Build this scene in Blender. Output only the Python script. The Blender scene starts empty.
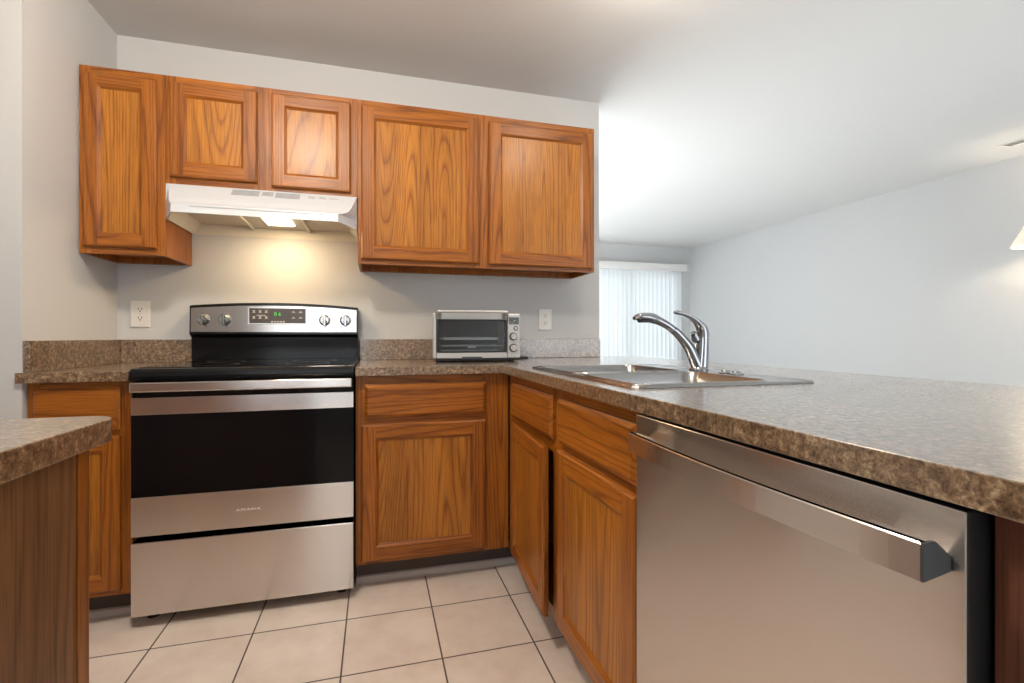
import bpy, bmesh, math, random
from mathutils import Vector, Matrix

random.seed(7)
S = bpy.context.scene
COL = S.collection
R = math.radians

# ---------------------------------------------------------------- camera
cam_data = bpy.data.cameras.new('camera')
cam = bpy.data.objects.new('camera', cam_data)
COL.objects.link(cam)
cam.location = (0.8411, -2.6691, 1.0349)
cam.rotation_euler = (R(90), 0, -0.2743)
cam_data.sensor_fit = 'HORIZONTAL'
cam_data.sensor_width = 36.0
cam_data.lens = 485.97 / 1024 * 36.0
cam_data.shift_y = -(341.5 - 336.34) / 1024
cam_data.clip_start = 0.02
S.camera = cam

# ---------------------------------------------------------------- world, exposure, large lights
S.view_settings.view_transform = 'Standard'
S.view_settings.look = 'None'
S.view_settings.exposure = 0.2
S.view_settings.gamma = 1.0
S.view_settings.use_curve_mapping = False
world = bpy.data.worlds.new('world')
S.world = world
world.use_nodes = True
wb = world.node_tree.nodes['Background']
wb.inputs['Color'].default_value = (0.80, 0.90, 1.0, 1)
wb.inputs['Strength'].default_value = 0.6


def area(name, loc, rot, sx, sy, power, color, shape='RECTANGLE', spread=180):
    d = bpy.data.lights.new(name, 'AREA')
    d.shape = shape
    d.size = sx
    if shape in ('RECTANGLE', 'ELLIPSE'):
        d.size_y = sy
    d.energy = power
    d.color = color
    d.spread = R(spread)
    o = bpy.data.objects.new(name, d)
    o.location = loc
    o.rotation_euler = rot
    COL.objects.link(o)
    return o


DAY = (0.90, 0.96, 1.0)
WARM = (1.0, 0.88, 0.74)
# daylight behind the blinds of the sliding door, and fill light at three added, unseen windows
area('daylight_sliding_door', (4.55, 4.30, 1.08), (R(-90), 0, 0), 1.8, 2.0, 46, (0.97, 0.985, 1.0))
area('living_fill_light', (1.75, 4.50, 1.45), (R(-66), 0, 0), 2.7, 1.7, 410, (0.94, 0.975, 1.0), spread=80)  # fill light added behind a hidden far-wall opening to brighten the living room
area('dining_fill_light', (3.80, -4.36, 1.20), (R(90), 0, 0), 2.0, 1.9, 30, DAY)  # fill light added behind the camera for the dining side
area('kitchen_fill_light', (0.10, -4.32, 1.45), (R(90), 0, 0), 1.3, 1.2, 14, DAY)  # weak fill added behind the camera for the kitchen
# the two round ceiling lights of the kitchen
def bulb(name, loc, power, color, r):
    d = bpy.data.lights.new(name, 'POINT')
    d.energy = power
    d.color = color
    d.shadow_soft_size = r
    o = bpy.data.objects.new(name, d)
    o.location = loc
    COL.objects.link(o)
    return o


bulb('ceiling_light_glow', (0.42, -1.57, 2.27), 46, WARM, 0.085)
bulb('sink_light_glow', (1.80, -1.20, 2.28), 9, WARM, 0.07)


# ---------------------------------------------------------------- materials
def srgb(r, g, b):
    f = lambda c: (c / 255 / 12.92) if c <= 10 else (((c / 255) + 0.055) / 1.055) ** 2.4
    return (f(r), f(g), f(b), 1)


class NT:
    """small helper around a material's node tree"""

    def __init__(self, name):
        self.m = bpy.data.materials.new(name)
        self.m.use_nodes = True
        self.t = self.m.node_tree
        self.b = self.t.nodes['Principled BSDF']

    def n(self, typ, **kw):
        nd = self.t.nodes.new(typ)
        for k, v in kw.items():
            if k.startswith('i_'):
                nd.inputs[k[2:].replace('_', ' ')].default_value = v
            else:
                setattr(nd, k, v)
        return nd

    def l(self, a, b):
        self.t.links.new(a, b)

    def math(self, op, a, b=None, c=None):
        nd = self.t.nodes.new('ShaderNodeMath')
        nd.operation = op
        for i, v in enumerate((a, b, c)):
            if v is None:
                continue
            if isinstance(v, (int, float)):
                nd.inputs[i].default_value = v
            else:
                self.l(v, nd.inputs[i])
        return nd.outputs[0]

    def ramp(self, fac, stops):
        nd = self.t.nodes.new('ShaderNodeValToRGB')
        el = nd.color_ramp.elements
        while len(el) < len(stops):
            el.new(0.5)
        for e, (p, c) in zip(el, stops):
            e.position = p
            e.color = c
        self.l(fac, nd.inputs[0])
        return nd.outputs[0]

    def mix(self, fac, a, b, blend='MIX'):
        nd = self.t.nodes.new('ShaderNodeMix')
        nd.data_type = 'RGBA'
        nd.blend_type = blend
        for sock, v in ((nd.inputs[0], fac), (nd.inputs[6], a), (nd.inputs[7], b)):
            if isinstance(v, (int, float)):
                sock.default_value = v
            elif isinstance(v, tuple):
                sock.default_value = v
            else:
                self.l(v, sock)
        return nd.outputs[2]

    def set(self, **kw):
        names = {'base': 'Base Color', 'rough': 'Roughness', 'metal': 'Metallic', 'spec': 'Specular IOR Level',
                 'coat': 'Coat Weight', 'coat_rough': 'Coat Roughness', 'aniso': 'Anisotropic', 'trans': 'Transmission Weight',
                 'ecol': 'Emission Color', 'estr': 'Emission Strength', 'normal': 'Normal', 'tangent': 'Tangent', 'ior': 'IOR'}
        for k, v in kw.items():
            s = self.b.inputs[names[k]]
            if isinstance(v, (int, float, tuple)):
                s.default_value = v
            else:
                self.l(v, s)
        return self


def plain(name, col, rough=0.5, metal=0.0, **kw):
    return NT(name).set(base=col, rough=rough, metal=metal, **kw).m


def coords(N, scale, offset_random=True):
    tc = N.n('ShaderNodeTexCoord')
    vec = tc.outputs['Object']
    if offset_random:
        oi = N.n('ShaderNodeObjectInfo')
        cmb = N.n('ShaderNodeCombineXYZ')
        r = N.math('MULTIPLY', oi.outputs['Random'], 37.0)
        for i in range(3):
            N.l(r, cmb.inputs[i])
        va = N.n('ShaderNodeVectorMath', operation='ADD')
        N.l(vec, va.inputs[0])
        N.l(cmb.outputs[0], va.inputs[1])
        vec = va.outputs[0]
    vm = N.n('ShaderNodeVectorMath', operation='MULTIPLY')
    N.l(vec, vm.inputs[0])
    vm.inputs[1].default_value = scale
    return vm.outputs[0]


def oak(name, axis, light=(0.40, 0.130, 0.0115, 1), dark=(0.21, 0.058, 0.006, 1), across=7.0, along=0.20, rings=24.0, rough=0.40):
    """honey oak: contour lines of a stretched noise give the figure, fine streaks give the pores"""
    N = NT(name)
    sc = [across] * 3
    sc[axis] = along
    v = coords(N, tuple(sc))
    n1 = N.n('ShaderNodeTexNoise', i_Scale=1.0, i_Detail=0.0, i_Roughness=0.4)
    N.l(v, n1.inputs['Vector'])
    sw = [26.0] * 3
    sw[axis] = 5.0
    n4 = N.n('ShaderNodeTexNoise', i_Scale=1.0, i_Detail=1.0)
    N.l(coords(N, tuple(sw)), n4.inputs['Vector'])
    f = N.math('MULTIPLY', n1.outputs['Fac'], rings)
    f = N.math('ADD', f, N.math('MULTIPLY', n4.outputs['Fac'], 0.55))
    f = N.math('FRACT', f)
    sp = [300.0] * 3
    sp[axis] = 7.0
    n2 = N.n('ShaderNodeTexNoise', i_Scale=1.0, i_Detail=2.0, i_Roughness=0.6)
    N.l(coords(N, tuple(sp)), n2.inputs['Vector'])
    pores = N.ramp(n2.outputs['Fac'], [(0.36, (0.42, 0.36, 0.32, 1)), (0.52, (1, 1, 1, 1))])
    sb = [11.0] * 3
    sb[axis] = 0.8
    n3 = N.n('ShaderNodeTexNoise', i_Scale=1.0, i_Detail=2.0)
    N.l(coords(N, tuple(sb)), n3.inputs['Vector'])
    mx = lambda k: tuple((1 - k) * a + k * b for a, b in zip(light, dark))
    base = N.ramp(f, [(0.0, mx(0.55)), (0.14, mx(0.12)), (0.50, light), (0.76, mx(0.30)), (0.93, dark), (1.0, mx(0.8))])
    tone = N.ramp(n3.outputs['Fac'], [(0.3, (0.78, 0.74, 0.70, 1)), (0.7, (1.12, 1.12, 1.12, 1))])
    c = N.mix(1.0, base, tone, 'MULTIPLY')
    c = N.mix(0.6, c, pores, 'MULTIPLY')
    bump = N.n('ShaderNodeBump', i_Strength=0.08, i_Distance=0.001)
    N.l(n2.outputs['Fac'], bump.inputs['Height'])
    N.set(base=c, rough=rough, spec=0.38, coat=0.16, coat_rough=0.26, normal=bump.outputs[0])
    return N.m


OAK_V = oak('honey_oak_upright', 2)
OAK_X = oak('honey_oak_crosswise', 0)
OAK_Y = oak('honey_oak_lengthwise', 1)
OAK_PANEL = oak('honey_oak_panel', 2, light=(0.48, 0.185, 0.020, 1), dark=(0.28, 0.088, 0.009, 1), across=6.5, along=0.42, rings=30.0)
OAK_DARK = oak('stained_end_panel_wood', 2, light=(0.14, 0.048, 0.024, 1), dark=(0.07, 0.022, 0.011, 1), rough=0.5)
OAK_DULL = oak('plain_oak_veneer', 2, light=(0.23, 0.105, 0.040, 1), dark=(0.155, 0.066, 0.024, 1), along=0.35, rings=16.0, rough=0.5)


def laminate():
    N = NT('mottled_stone_laminate')
    v = coords(N, (1, 1, 1), False)
    a = N.n('ShaderNodeTexNoise', i_Scale=85.0, i_Detail=5.0, i_Roughness=0.7, i_Distortion=0.5)
    b = N.n('ShaderNodeTexNoise', i_Scale=260.0, i_Detail=3.0, i_Roughness=0.6, i_Distortion=0.2)
    d = N.n('ShaderNodeTexNoise', i_Scale=16.0, i_Detail=3.0)
    for q in (a, b, d):
        N.l(v, q.inputs['Vector'])
    c1 = N.ramp(a.outputs['Fac'], [(0.32, (0.045, 0.024, 0.012, 1)), (0.45, (0.17, 0.108, 0.062, 1)),
                                   (0.57, (0.31, 0.215, 0.130, 1)), (0.70, (0.56, 0.45, 0.31, 1))])
    c2 = N.ramp(b.outputs['Fac'], [(0.36, (0.40, 0.36, 0.32, 1)), (0.52, (1, 1, 1, 1)), (0.68, (1.25, 1.2, 1.12, 1))])
    c3 = N.ramp(d.outputs['Fac'], [(0.35, (0.82, 0.80, 0.78, 1)), (0.65, (1.12, 1.1, 1.08, 1))])
    c = N.mix(0.75, c1, c2, 'MULTIPLY')
    c = N.mix(0.8, c, c3, 'MULTIPLY')
    N.set(base=c, rough=0.3, spec=0.5, coat=1.0, coat_rough=0.16)
    N.b.inputs['Coat IOR'].default_value = 1.9
    return N.m


LAMINATE = laminate()


def steel(name, col, rough=0.26, aniso=0.75, grain=(1.5, 1.5, 420)):
    """brushed along the horizontal: reflections smear vertically"""
    N = NT(name)
    g = N.n('ShaderNodeNewGeometry')
    cr = N.n('ShaderNodeVectorMath', operation='CROSS_PRODUCT')
    N.l(g.outputs['Normal'], cr.inputs[0])
    cr.inputs[1].default_value = (0, 0, 1)
    cr2 = N.n('ShaderNodeVectorMath', operation='CROSS_PRODUCT')
    N.l(cr.outputs[0], cr2.inputs[0])
    N.l(g.outputs['Normal'], cr2.inputs[1])
    v = coords(N, grain, False)
    n = N.n('ShaderNodeTexNoise', i_Scale=1.0, i_Detail=2.0)
    N.l(v, n.inputs['Vector'])
    c = N.ramp(n.outputs['Fac'], [(0.3, tuple(0.975 * x for x in col[:3]) + (1,)), (0.7, col)])
    N.set(base=c, metal=1.0, rough=rough, aniso=aniso, tangent=cr2.outputs[0])
    return N.m


STEEL = steel('brushed_stainless', (0.72, 0.69, 0.67, 1), 0.25, 0.9)
STEEL_H = plain('satin_stainless_bar', (0.68, 0.63, 0.60, 1), 0.24, 1.0)
STEEL_SINK = plain('sink_stainless', (0.46, 0.455, 0.45, 1), 0.24, 1.0)
CHROME = plain('polished_chrome', (0.38, 0.39, 0.41, 1), 0.07, 1.0)
KNOB = plain('knob_metal', (0.42, 0.40, 0.38, 1), 0.22, 1.0)
BLACK_GLASS = plain('black_glass', (0.006, 0.006, 0.007, 1), 0.06, 0.0, spec=0.22)
BLACK = plain('black_enamel', (0.007, 0.007, 0.008, 1), 0.14, spec=0.3)
BLACK_MATT = plain('dark_plastic', (0.018, 0.018, 0.019, 1), 0.5)
CHARCOAL = plain('charcoal_plastic', (0.055, 0.060, 0.066, 1), 0.45)
WHITE_ENAMEL = plain('white_enamel', (0.66, 0.69, 0.73, 1), 0.30)
CREAM_PAINT = plain('hood_inside_paint', (0.72, 0.68, 0.58, 1), 0.45)
HOOD_SHADE = plain('hood_corner_grey', (0.55, 0.56, 0.57, 1), 0.4)
FILTER = plain('aluminium_filter_mesh', (0.42, 0.40, 0.36, 1), 0.5, 0.6)
VENT_DARK = plain('vent_shadow_slots', (0.12, 0.12, 0.12, 1), 0.7)
OUTLET_WHITE = plain('outlet_white_plastic', (0.80, 0.78, 0.74, 1), 0.35)
SLOT = plain('outlet_slots', (0.03, 0.025, 0.02, 1), 0.6)
SILVER_PAINT = plain('silver_plastic', (0.58, 0.58, 0.57, 1), 0.35, 0.55)
GREY_KICK = plain('dark_toe_kick', (0.060, 0.045, 0.038, 1), 0.6)
VINYL = plain('pale_vinyl_shoe', (0.55, 0.52, 0.50, 1), 0.45)
CAVITY = plain('oven_cavity', (0.035, 0.041, 0.047, 1), 0.4)
PAN = plain('pale_pan_metal', (0.86, 0.87, 0.87, 1), 0.35, 0.1)
LCD = plain('lcd_glass', (0.10, 0.13, 0.13, 1), 0.2)
PRINT_LIGHT = plain('light_print', (0.50, 0.47, 0.43, 1), 0.5)
LETTER = plain('raised_logo_metal', (0.88, 0.85, 0.80, 1), 0.35, 0.0)
DISPLAY = plain('control_panel_brown', (0.055, 0.040, 0.032, 1), 0.25)
GREEN = plain('green_digits', (0.02, 0.4, 0.03, 1), 0.4, ecol=(0.08, 1.0, 0.10, 1), estr=0.5)
LENS = plain('hood_light_lens', (0.9, 0.85, 0.7, 1), 0.4, ecol=(1.0, 0.80, 0.50, 1), estr=6.0)
DOME = plain('ceiling_light_dome', (0.9, 0.9, 0.86, 1), 0.4, ecol=(1.0, 0.84, 0.66, 1), estr=9.0)
METAL_WHITE = plain('white_painted_metal', (0.78, 0.77, 0.75, 1), 0.4)


def paint(name, col, rough=0.65):
    N = NT(name)
    v = coords(N, (1, 1, 1), False)
    n = N.n('ShaderNodeTexNoise', i_Scale=420.0, i_Detail=2.0)
    N.l(v, n.inputs['Vector'])
    b = N.n('ShaderNodeBump', i_Strength=0.06, i_Distance=0.001)
    N.l(n.outputs['Fac'], b.inputs['Height'])
    N.set(base=col, rough=rough, normal=b.outputs[0], spec=0.3)
    return N.m


WALL = paint('pale_grey_wall_paint', (0.60, 0.605, 0.605, 1))
CEIL = paint('white_ceiling_paint', (0.67, 0.67, 0.66, 1), 0.8)


def tiles():
    """beige floor tiles 309 mm on a square grid with dark grout"""
    N = NT('beige_floor_tile')
    tc = N.n('ShaderNodeTexCoord')
    sep = N.n('ShaderNodeSeparateXYZ')
    N.l(tc.outputs['Object'], sep.inputs[0])
    T, G = 0.309, 0.0055
    masks, cells = [], []
    for i, o in ((0, 0.7401), (1, -0.7965)):
        u = N.math('DIVIDE', N.math('SUBTRACT', sep.outputs[i], o), T)
        cells.append(N.math('FLOOR', N.math('ADD', u, 0.5)) if False else N.math('FLOOR', u))
        fr = N.math('FRACT', u)
        dist = N.math('MINIMUM', fr, N.math('SUBTRACT', 1.0, fr))
        masks.append(N.math('LESS_THAN', dist, G / 2 / T))
    grout = N.math('MAXIMUM', masks[0], masks[1])
    cmb = N.n('ShaderNodeCombineXYZ')
    N.l(cells[0], cmb.inputs[0])
    N.l(cells[1], cmb.inputs[1])
    wn = N.n('ShaderNodeTexWhiteNoise', noise_dimensions='3D')
    N.l(cmb.outputs[0], wn.inputs['Vector'])
    n = N.n('ShaderNodeTexNoise', i_Scale=7.0, i_Detail=5.0, i_Roughness=0.6)
    off = N.n('ShaderNodeVectorMath', operation='MULTIPLY_ADD')
    N.l(wn.outputs['Color'], off.inputs[0])
    off.inputs[1].default_value = (9, 9, 9)
    N.l(tc.outputs['Object'], off.inputs[2])
    N.l(off.outputs[0], n.inputs['Vector'])
    c = N.ramp(n.outputs['Fac'], [(0.30, (0.72, 0.61, 0.53, 1)), (0.55, (0.81, 0.71, 0.63, 1)), (0.75, (0.86, 0.77, 0.69, 1))])
    c = N.mix(grout, c, (0.11, 0.088, 0.075, 1))
    r = N.math('MULTIPLY_ADD', grout, 0.5, 0.30)
    b = N.n('ShaderNodeBump', i_Strength=0.5, i_Distance=0.002)
    N.l(N.math('SUBTRACT', 1.0, grout), b.inputs['Height'])
    N.set(base=c, rough=r, normal=b.outputs[0])
    return N.m


TILE = tiles()


def carpet_mat():
    N = NT('beige_carpet')
    v = coords(N, (1, 1, 1), False)
    n = N.n('ShaderNodeTexNoise', i_Scale=260.0, i_Detail=3.0)
    N.l(v, n.inputs['Vector'])
    c = N.ramp(n.outputs['Fac'], [(0.3, (0.60, 0.595, 0.585, 1)), (0.7, (0.74, 0.735, 0.72, 1))])
    N.set(base=c, rough=0.95)
    return N.m


CARPET = carpet_mat()


def vane_mat():
    N = NT('translucent_vinyl_vane')
    out = N.t.nodes['Material Output']
    tr = N.n('ShaderNodeBsdfTranslucent')
    tr.inputs['Color'].default_value = (0.86, 0.89, 0.90, 1)
    N.set(base=(0.82, 0.84, 0.85, 1), rough=0.5)
    mx = N.n('ShaderNodeMixShader')
    mx.inputs[0].default_value = 0.45
    N.l(N.b.outputs[0], mx.inputs[1])
    N.l(tr.outputs[0], mx.inputs[2])
    N.l(mx.outputs[0], out.inputs['Surface'])
    return N.m


VANE = vane_mat()


def glass_mat(name, tint=(1, 1, 1, 1), gloss=0.10):
    N = NT(name)
    out = N.t.nodes['Material Output']
    tr = N.n('ShaderNodeBsdfTransparent')
    tr.inputs['Color'].default_value = tint
    gl = N.n('ShaderNodeBsdfGlossy')
    gl.inputs['Roughness'].default_value = 0.03
    fr = N.n('ShaderNodeFresnel')
    fr.inputs['IOR'].default_value = 1.45
    mx = N.n('ShaderNodeMixShader')
    N.l(N.math('MULTIPLY_ADD', fr.outputs[0], 0.9, gloss * 0.2), mx.inputs[0])
    N.l(tr.outputs[0], mx.inputs[1])
    N.l(gl.outputs[0], mx.inputs[2])
    N.l(mx.outputs[0], out.inputs['Surface'])
    return N.m


GLASS = glass_mat('window_glass')
OVEN_GLASS = glass_mat('tinted_toaster_glass', (0.85, 0.88, 0.90, 1), 0.2)


def shade_mat():
    N = NT('glowing_fabric_shade')
    N.set(base=(0.85, 0.80, 0.68, 1), rough=0.8, ecol=(1.0, 0.90, 0.72, 1), estr=0.22)
    return N.m


SHADE = shade_mat()

# ---------------------------------------------------------------- mesh helpers
W = {}          # world location of every root and its parts


def root(name, loc, label=None, cat=None, group=None, kind=None):
    o = bpy.data.objects.new(name, None)
    o.empty_display_size = 0.05
    o.location = loc
    COL.objects.link(o)
    W[o.name] = Vector(loc)
    tag(o, label, cat, group, kind)
    return o


def tag(o, label=None, cat=None, group=None, kind=None):
    for k, v in (('label', label), ('category', cat), ('group', group), ('kind', kind)):
        if v:
            o[k] = v
    return o


def part(name, bm, mats, parent=None, smooth=False, bevel=0.0, loc=None, angle=35):
    """link a bmesh given in world coordinates as one mesh object under parent"""
    off = W[parent.name] if parent else (Vector(loc) if loc else Vector((0, 0, 0)))
    bmesh.ops.translate(bm, verts=bm.verts, vec=-off)
    bmesh.ops.recalc_face_normals(bm, faces=bm.faces)
    me = bpy.data.meshes.new(name)
    if smooth:
        for f in bm.faces:
            f.smooth = True
    bm.to_mesh(me)
    bm.free()
    for m in (mats if isinstance(mats, (list, tuple)) else [mats]):
        me.materials.append(m)
    if smooth:
        me.set_sharp_from_angle(angle=R(angle))
    o = bpy.data.objects.new(name, me)
    COL.objects.link(o)
    if parent:
        o.parent = parent
    else:
        o.location = off
    W[o.name] = off
    if bevel:
        md = o.modifiers.new('bevel', 'BEVEL')
        md.width = bevel
        md.segments = 2
        md.limit_method = 'ANGLE'
        md.angle_limit = R(40)
        md.harden_normals = False
    return o


def BM():
    return bmesh.new()


def box(bm, x0, x1, y0, y1, z0, z1, mat=0, bevel=0.0, seg=2):
    r = bmesh.ops.create_cube(bm, size=1.0)
    vs = r['verts']
    for v in vs:
        v.co = Vector(((x0 + x1) / 2 + v.co.x * (x1 - x0), (y0 + y1) / 2 + v.co.y * (y1 - y0), (z0 + z1) / 2 + v.co.z * (z1 - z0)))
    fs = {f for v in vs for f in v.link_faces}
    for f in fs:
        f.material_index = mat
    if bevel:
        es = list({e for v in vs for e in v.link_edges})
        r2 = bmesh.ops.bevel(bm, geom=es, offset=bevel, segments=seg, affect='EDGES', profile=0.5)
        for f in r2['faces']:
            f.material_index = mat
    return vs


def loft(bm, rings, mat=0, cap0=True, cap1=True, closed=True):
    vr = [[bm.verts.new(p) for p in r] for r in rings]
    n = len(rings[0])
    for a, b in zip(vr, vr[1:]):
        for i in range(n if closed else n - 1):
            j = (i + 1) % n
            f = bm.faces.new((a[i], a[j], b[j], b[i]))
            f.material_index = mat
    if cap0:
        bm.faces.new(vr[0][::-1]).material_index = mat
    if cap1:
        bm.faces.new(vr[-1]).material_index = mat
    return vr


def cyl(bm, p0, p1, r0, r1=None, n=24, mat=0, cap0=True, cap1=True):
    p0, p1 = Vector(p0), Vector(p1)
    r1 = r0 if r1 is None else r1
    d = (p1 - p0).normalized()
    a = d.orthogonal().normalized()
    b = d.cross(a)
    rings = []
    for p, r in ((p0, r0), (p1, r1)):
        rings.append([p + a * r * math.cos(2 * math.pi * i / n) + b * r * math.sin(2 * math.pi * i / n) for i in range(n)])
    return loft(bm, rings, mat, cap0, cap1)


def lathe(bm, c, axis, prof, n=32, mat=0, cap0=True, cap1=True):
    """prof: (radius, height along axis) from the point c"""
    c, d = Vector(c), Vector(axis).normalized()
    a = d.orthogonal().normalized()
    b = d.cross(a)
    rings = [[c + d * h + a * r * math.cos(2 * math.pi * i / n) + b * r * math.sin(2 * math.pi * i / n) for i in range(n)] for r, h in prof]
    return loft(bm, rings, mat, cap0, cap1)


def catmull(pts, k=6):
    P = [Vector(p) for p in pts]
    P = [P[0] * 2 - P[1]] + P + [P[-1] * 2 - P[-2]]
    out = []
    for i in range(1, len(P) - 2):
        for j in range(k):
            t = j / k
            out.append(0.5 * ((2 * P[i]) + (P[i + 1] - P[i - 1]) * t + (2 * P[i - 1] - 5 * P[i] + 4 * P[i + 1] - P[i + 2]) * t * t
                              + (3 * P[i] - P[i - 1] - 3 * P[i + 1] + P[i + 2]) * t ** 3))
    out.append(P[-2])
    return out


def sweep(bm, pts, rads, side=(0, 1, 0), n=16, k=6, mat=0):
    """rads: (radius across side, radius in the plane) per point"""
    path = catmull(pts, k)
    rr = catmull([(r[0], r[1], 0) if isinstance(r, tuple) else (r, r, 0) for r in rads], k)
    s = Vector(side).normalized()
    rings = []
    for i, p in enumerate(path):
        t = (path[min(i + 1, len(path) - 1)] - path[max(i - 1, 0)]).normalized()
        u = t.cross(s).normalized()
        rings.append([p + s * rr[i].x * math.cos(2 * math.pi * q / n) + u * rr[i].y * math.sin(2 * math.pi * q / n) for q in range(n)])
    return loft(bm, rings, mat)


def poly_slab(bm, outer, holes, z0, z1, mat=0):
    """flat slab from an outline with holes"""
    es = []
    for lp in [outer] + holes:
        vs = [bm.verts.new((x, y, z1)) for x, y in lp]
        for i in range(len(vs)):
            es.append(bm.edges.new((vs[i], vs[(i + 1) % len(vs)])))
    r = bmesh.ops.triangle_fill(bm, use_beauty=True, use_dissolve=True, edges=es)
    fs = [g for g in r['geom'] if isinstance(g, bmesh.types.BMFace)]
    ex = bmesh.ops.extrude_face_region(bm, geom=fs)
    bmesh.ops.translate(bm, verts=[g for g in ex['geom'] if isinstance(g, bmesh.types.BMVert)], vec=(0, 0, z0 - z1))
    for f in bm.faces:
        f.material_index = mat


def arc(cx, cy, r, a0, a1, n=8):
    return [(cx + r * math.cos(R(a0 + (a1 - a0) * i / n)), cy + r * math.sin(R(a0 + (a1 - a0) * i / n))) for i in range(n + 1)]


def rrect(x0, x1, y0, y1, r, n=6):
    return (arc(x1 - r, y1 - r, r, 0, 90, n) + arc(x0 + r, y1 - r, r, 90, 180, n)
            + arc(x0 + r, y0 + r, r, 180, 270, n) + arc(x1 - r, y0 + r, r, 270, 360, n))


def text(name, s, size, mat, parent, mtx, space=1.0, extrude=0.0004):
    cu = bpy.data.curves.new(name, 'FONT')
    cu.body = s
    cu.size = size
    cu.space_character = space
    cu.extrude = extrude
    cu.align_x = 'CENTER'
    cu.align_y = 'CENTER'
    tmp = bpy.data.objects.new(name + '_tmp', cu)
    COL.objects.link(tmp)
    dg = bpy.context.evaluated_depsgraph_get()
    me = bpy.data.meshes.new_from_object(tmp.evaluated_get(dg))
    bpy.data.objects.remove(tmp)
    bm = BM()
    bm.from_mesh(me)
    bmesh.ops.transform(bm, matrix=mtx, verts=bm.verts)
    return part(name, bm, mat, parent)


def front_mtx(x, y, z, sx=1.0):
    """text on a surface facing -Y"""
    return Matrix.Translation((x, y, z)) @ Matrix.Rotation(R(90), 4, 'X') @ Matrix.Diagonal((sx, 1, 1, 1))


# ---- cabinet fronts: built facing -Y with the back at y = 0, then placed by a matrix
def frame_bm(w, h, t=0.020, fw=0.056):
    """door frame: stiles run through, rails between; eased outer edge and sloped inner lip. mats 0 upright, 1 crosswise"""
    bm = BM()
    e, lip, dep = 0.006, 0.011, 0.008

    def q(pts, m):
        f = bm.faces.new([bm.verts.new(p) for p in pts])
        f.material_index = m
    yb, ym, yf, yp = 0.0, -t + 0.006, -t, -t + dep
    O = [(0, 0), (w, 0), (w, h), (0, h)]
    E_ = [(e, e), (w - e, e), (w - e, h - e), (e, h - e)]
    I = [(fw, fw), (w - fw, fw), (w - fw, h - fw), (fw, h - fw)]
    L = [(fw + lip, fw + lip), (w - fw - lip, fw + lip), (w - fw - lip, h - fw - lip), (fw + lip, h - fw - lip)]
    P = lambda p, y: (p[0], y, p[1])
    for i in range(4):
        j = (i + 1) % 4
        m = 1 if i in (0, 2) else 0
        q([P(O[i], yb), P(O[j], yb), P(O[j], ym), P(O[i], ym)], m)
        q([P(O[i], ym), P(O[j], ym), P(E_[j], yf), P(E_[i], yf)], m)
        q([P(I[i], yf), P(I[j], yf), P(L[j], yp), P(L[i], yp)], m)
        q([P(L[i], yp), P(L[j], yp), P(L[j], yb), P(L[i], yb)], m)
        q([P(O[i], yb), P(L[i], yb), P(L[j], yb), P(O[j], yb)], m)
    for x0, x1 in ((e, fw), (w - fw, w - e)):
        zs = [e, fw, h - fw, h - e]
        for a, b in zip(zs, zs[1:]):
            q([(x0, yf, a), (x1, yf, a), (x1, yf, b), (x0, yf, b)], 0)
    for z0, z1 in ((e, fw), (h - fw, h - e)):
        q([(fw, yf, z0), (w - fw, yf, z0), (w - fw, yf, z1), (fw, yf, z1)], 1)
    bmesh.ops.remove_doubles(bm, verts=bm.verts, dist=1e-5)
    return bm


def door(parent, mtx, w, h, fw=0.056, t=0.020, hor=None):
    bm = frame_bm(w, h, t, fw)
    bmesh.ops.transform(bm, matrix=mtx, verts=bm.verts)
    d = part('door', bm, [OAK_V, hor or OAK_X], parent)
    bm = BM()
    g = fw + 0.0115
    box(bm, g, w - g, -t + 0.0085, -t + 0.0145, g, h - g)
    bmesh.ops.transform(bm, matrix=mtx, verts=bm.verts)
    part('panel', bm, OAK_PANEL, d)
    return d


def drawer(parent, mtx, w, h, t=0.020, mat=None):
    bm = BM()
    e = 0.012
    rings = []
    for ins, y in ((0, 0), (0, -t + 0.009), (0.004, -t + 0.007), (e, -t)):
        rings.append([(ins, y, ins), (w - ins, y, ins), (w - ins, y, h - ins), (ins, y, h - ins)])
    loft(bm, rings)
    bmesh.ops.transform(bm, matrix=mtx, verts=bm.verts)
    return part('drawer_front', bm, mat or OAK_X, parent)


def face_frame(parent, mtx, w, h, vs, hs, t=0.019, hor=None):
    """vs: (x0, x1, z0, z1) upright members; hs: crosswise members"""
    bm = BM()
    for x0, x1, z0, z1 in vs:
        box(bm, x0, x1, -t, 0, z0, z1, 0)
    for x0, x1, z0, z1 in hs:
        box(bm, x0, x1, -t, 0, z0, z1, 1)
    bmesh.ops.transform(bm, matrix=mtx, verts=bm.verts)
    return part('face_frame', bm, [OAK_V, hor or OAK_X], parent)


T = Matrix.Translation
FACE_WEST = Matrix.Rotation(R(-90), 4, 'Z')      # a front built facing -Y turned to face -X: local x runs towards -Y

# ---------------------------------------------------------------- room shell
CZ = 2.435
XL, XR, YN, YF = -1.75, 5.6526, -4.25, 4.0
XK = -0.3128      # kitchen left wall
XE, YE = 2.1347, 0.0      # end of the kitchen back wall


def struct(name, bm, mat, **kw):
    return tag(part(name, bm, mat, **kw), kind='structure')


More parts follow.
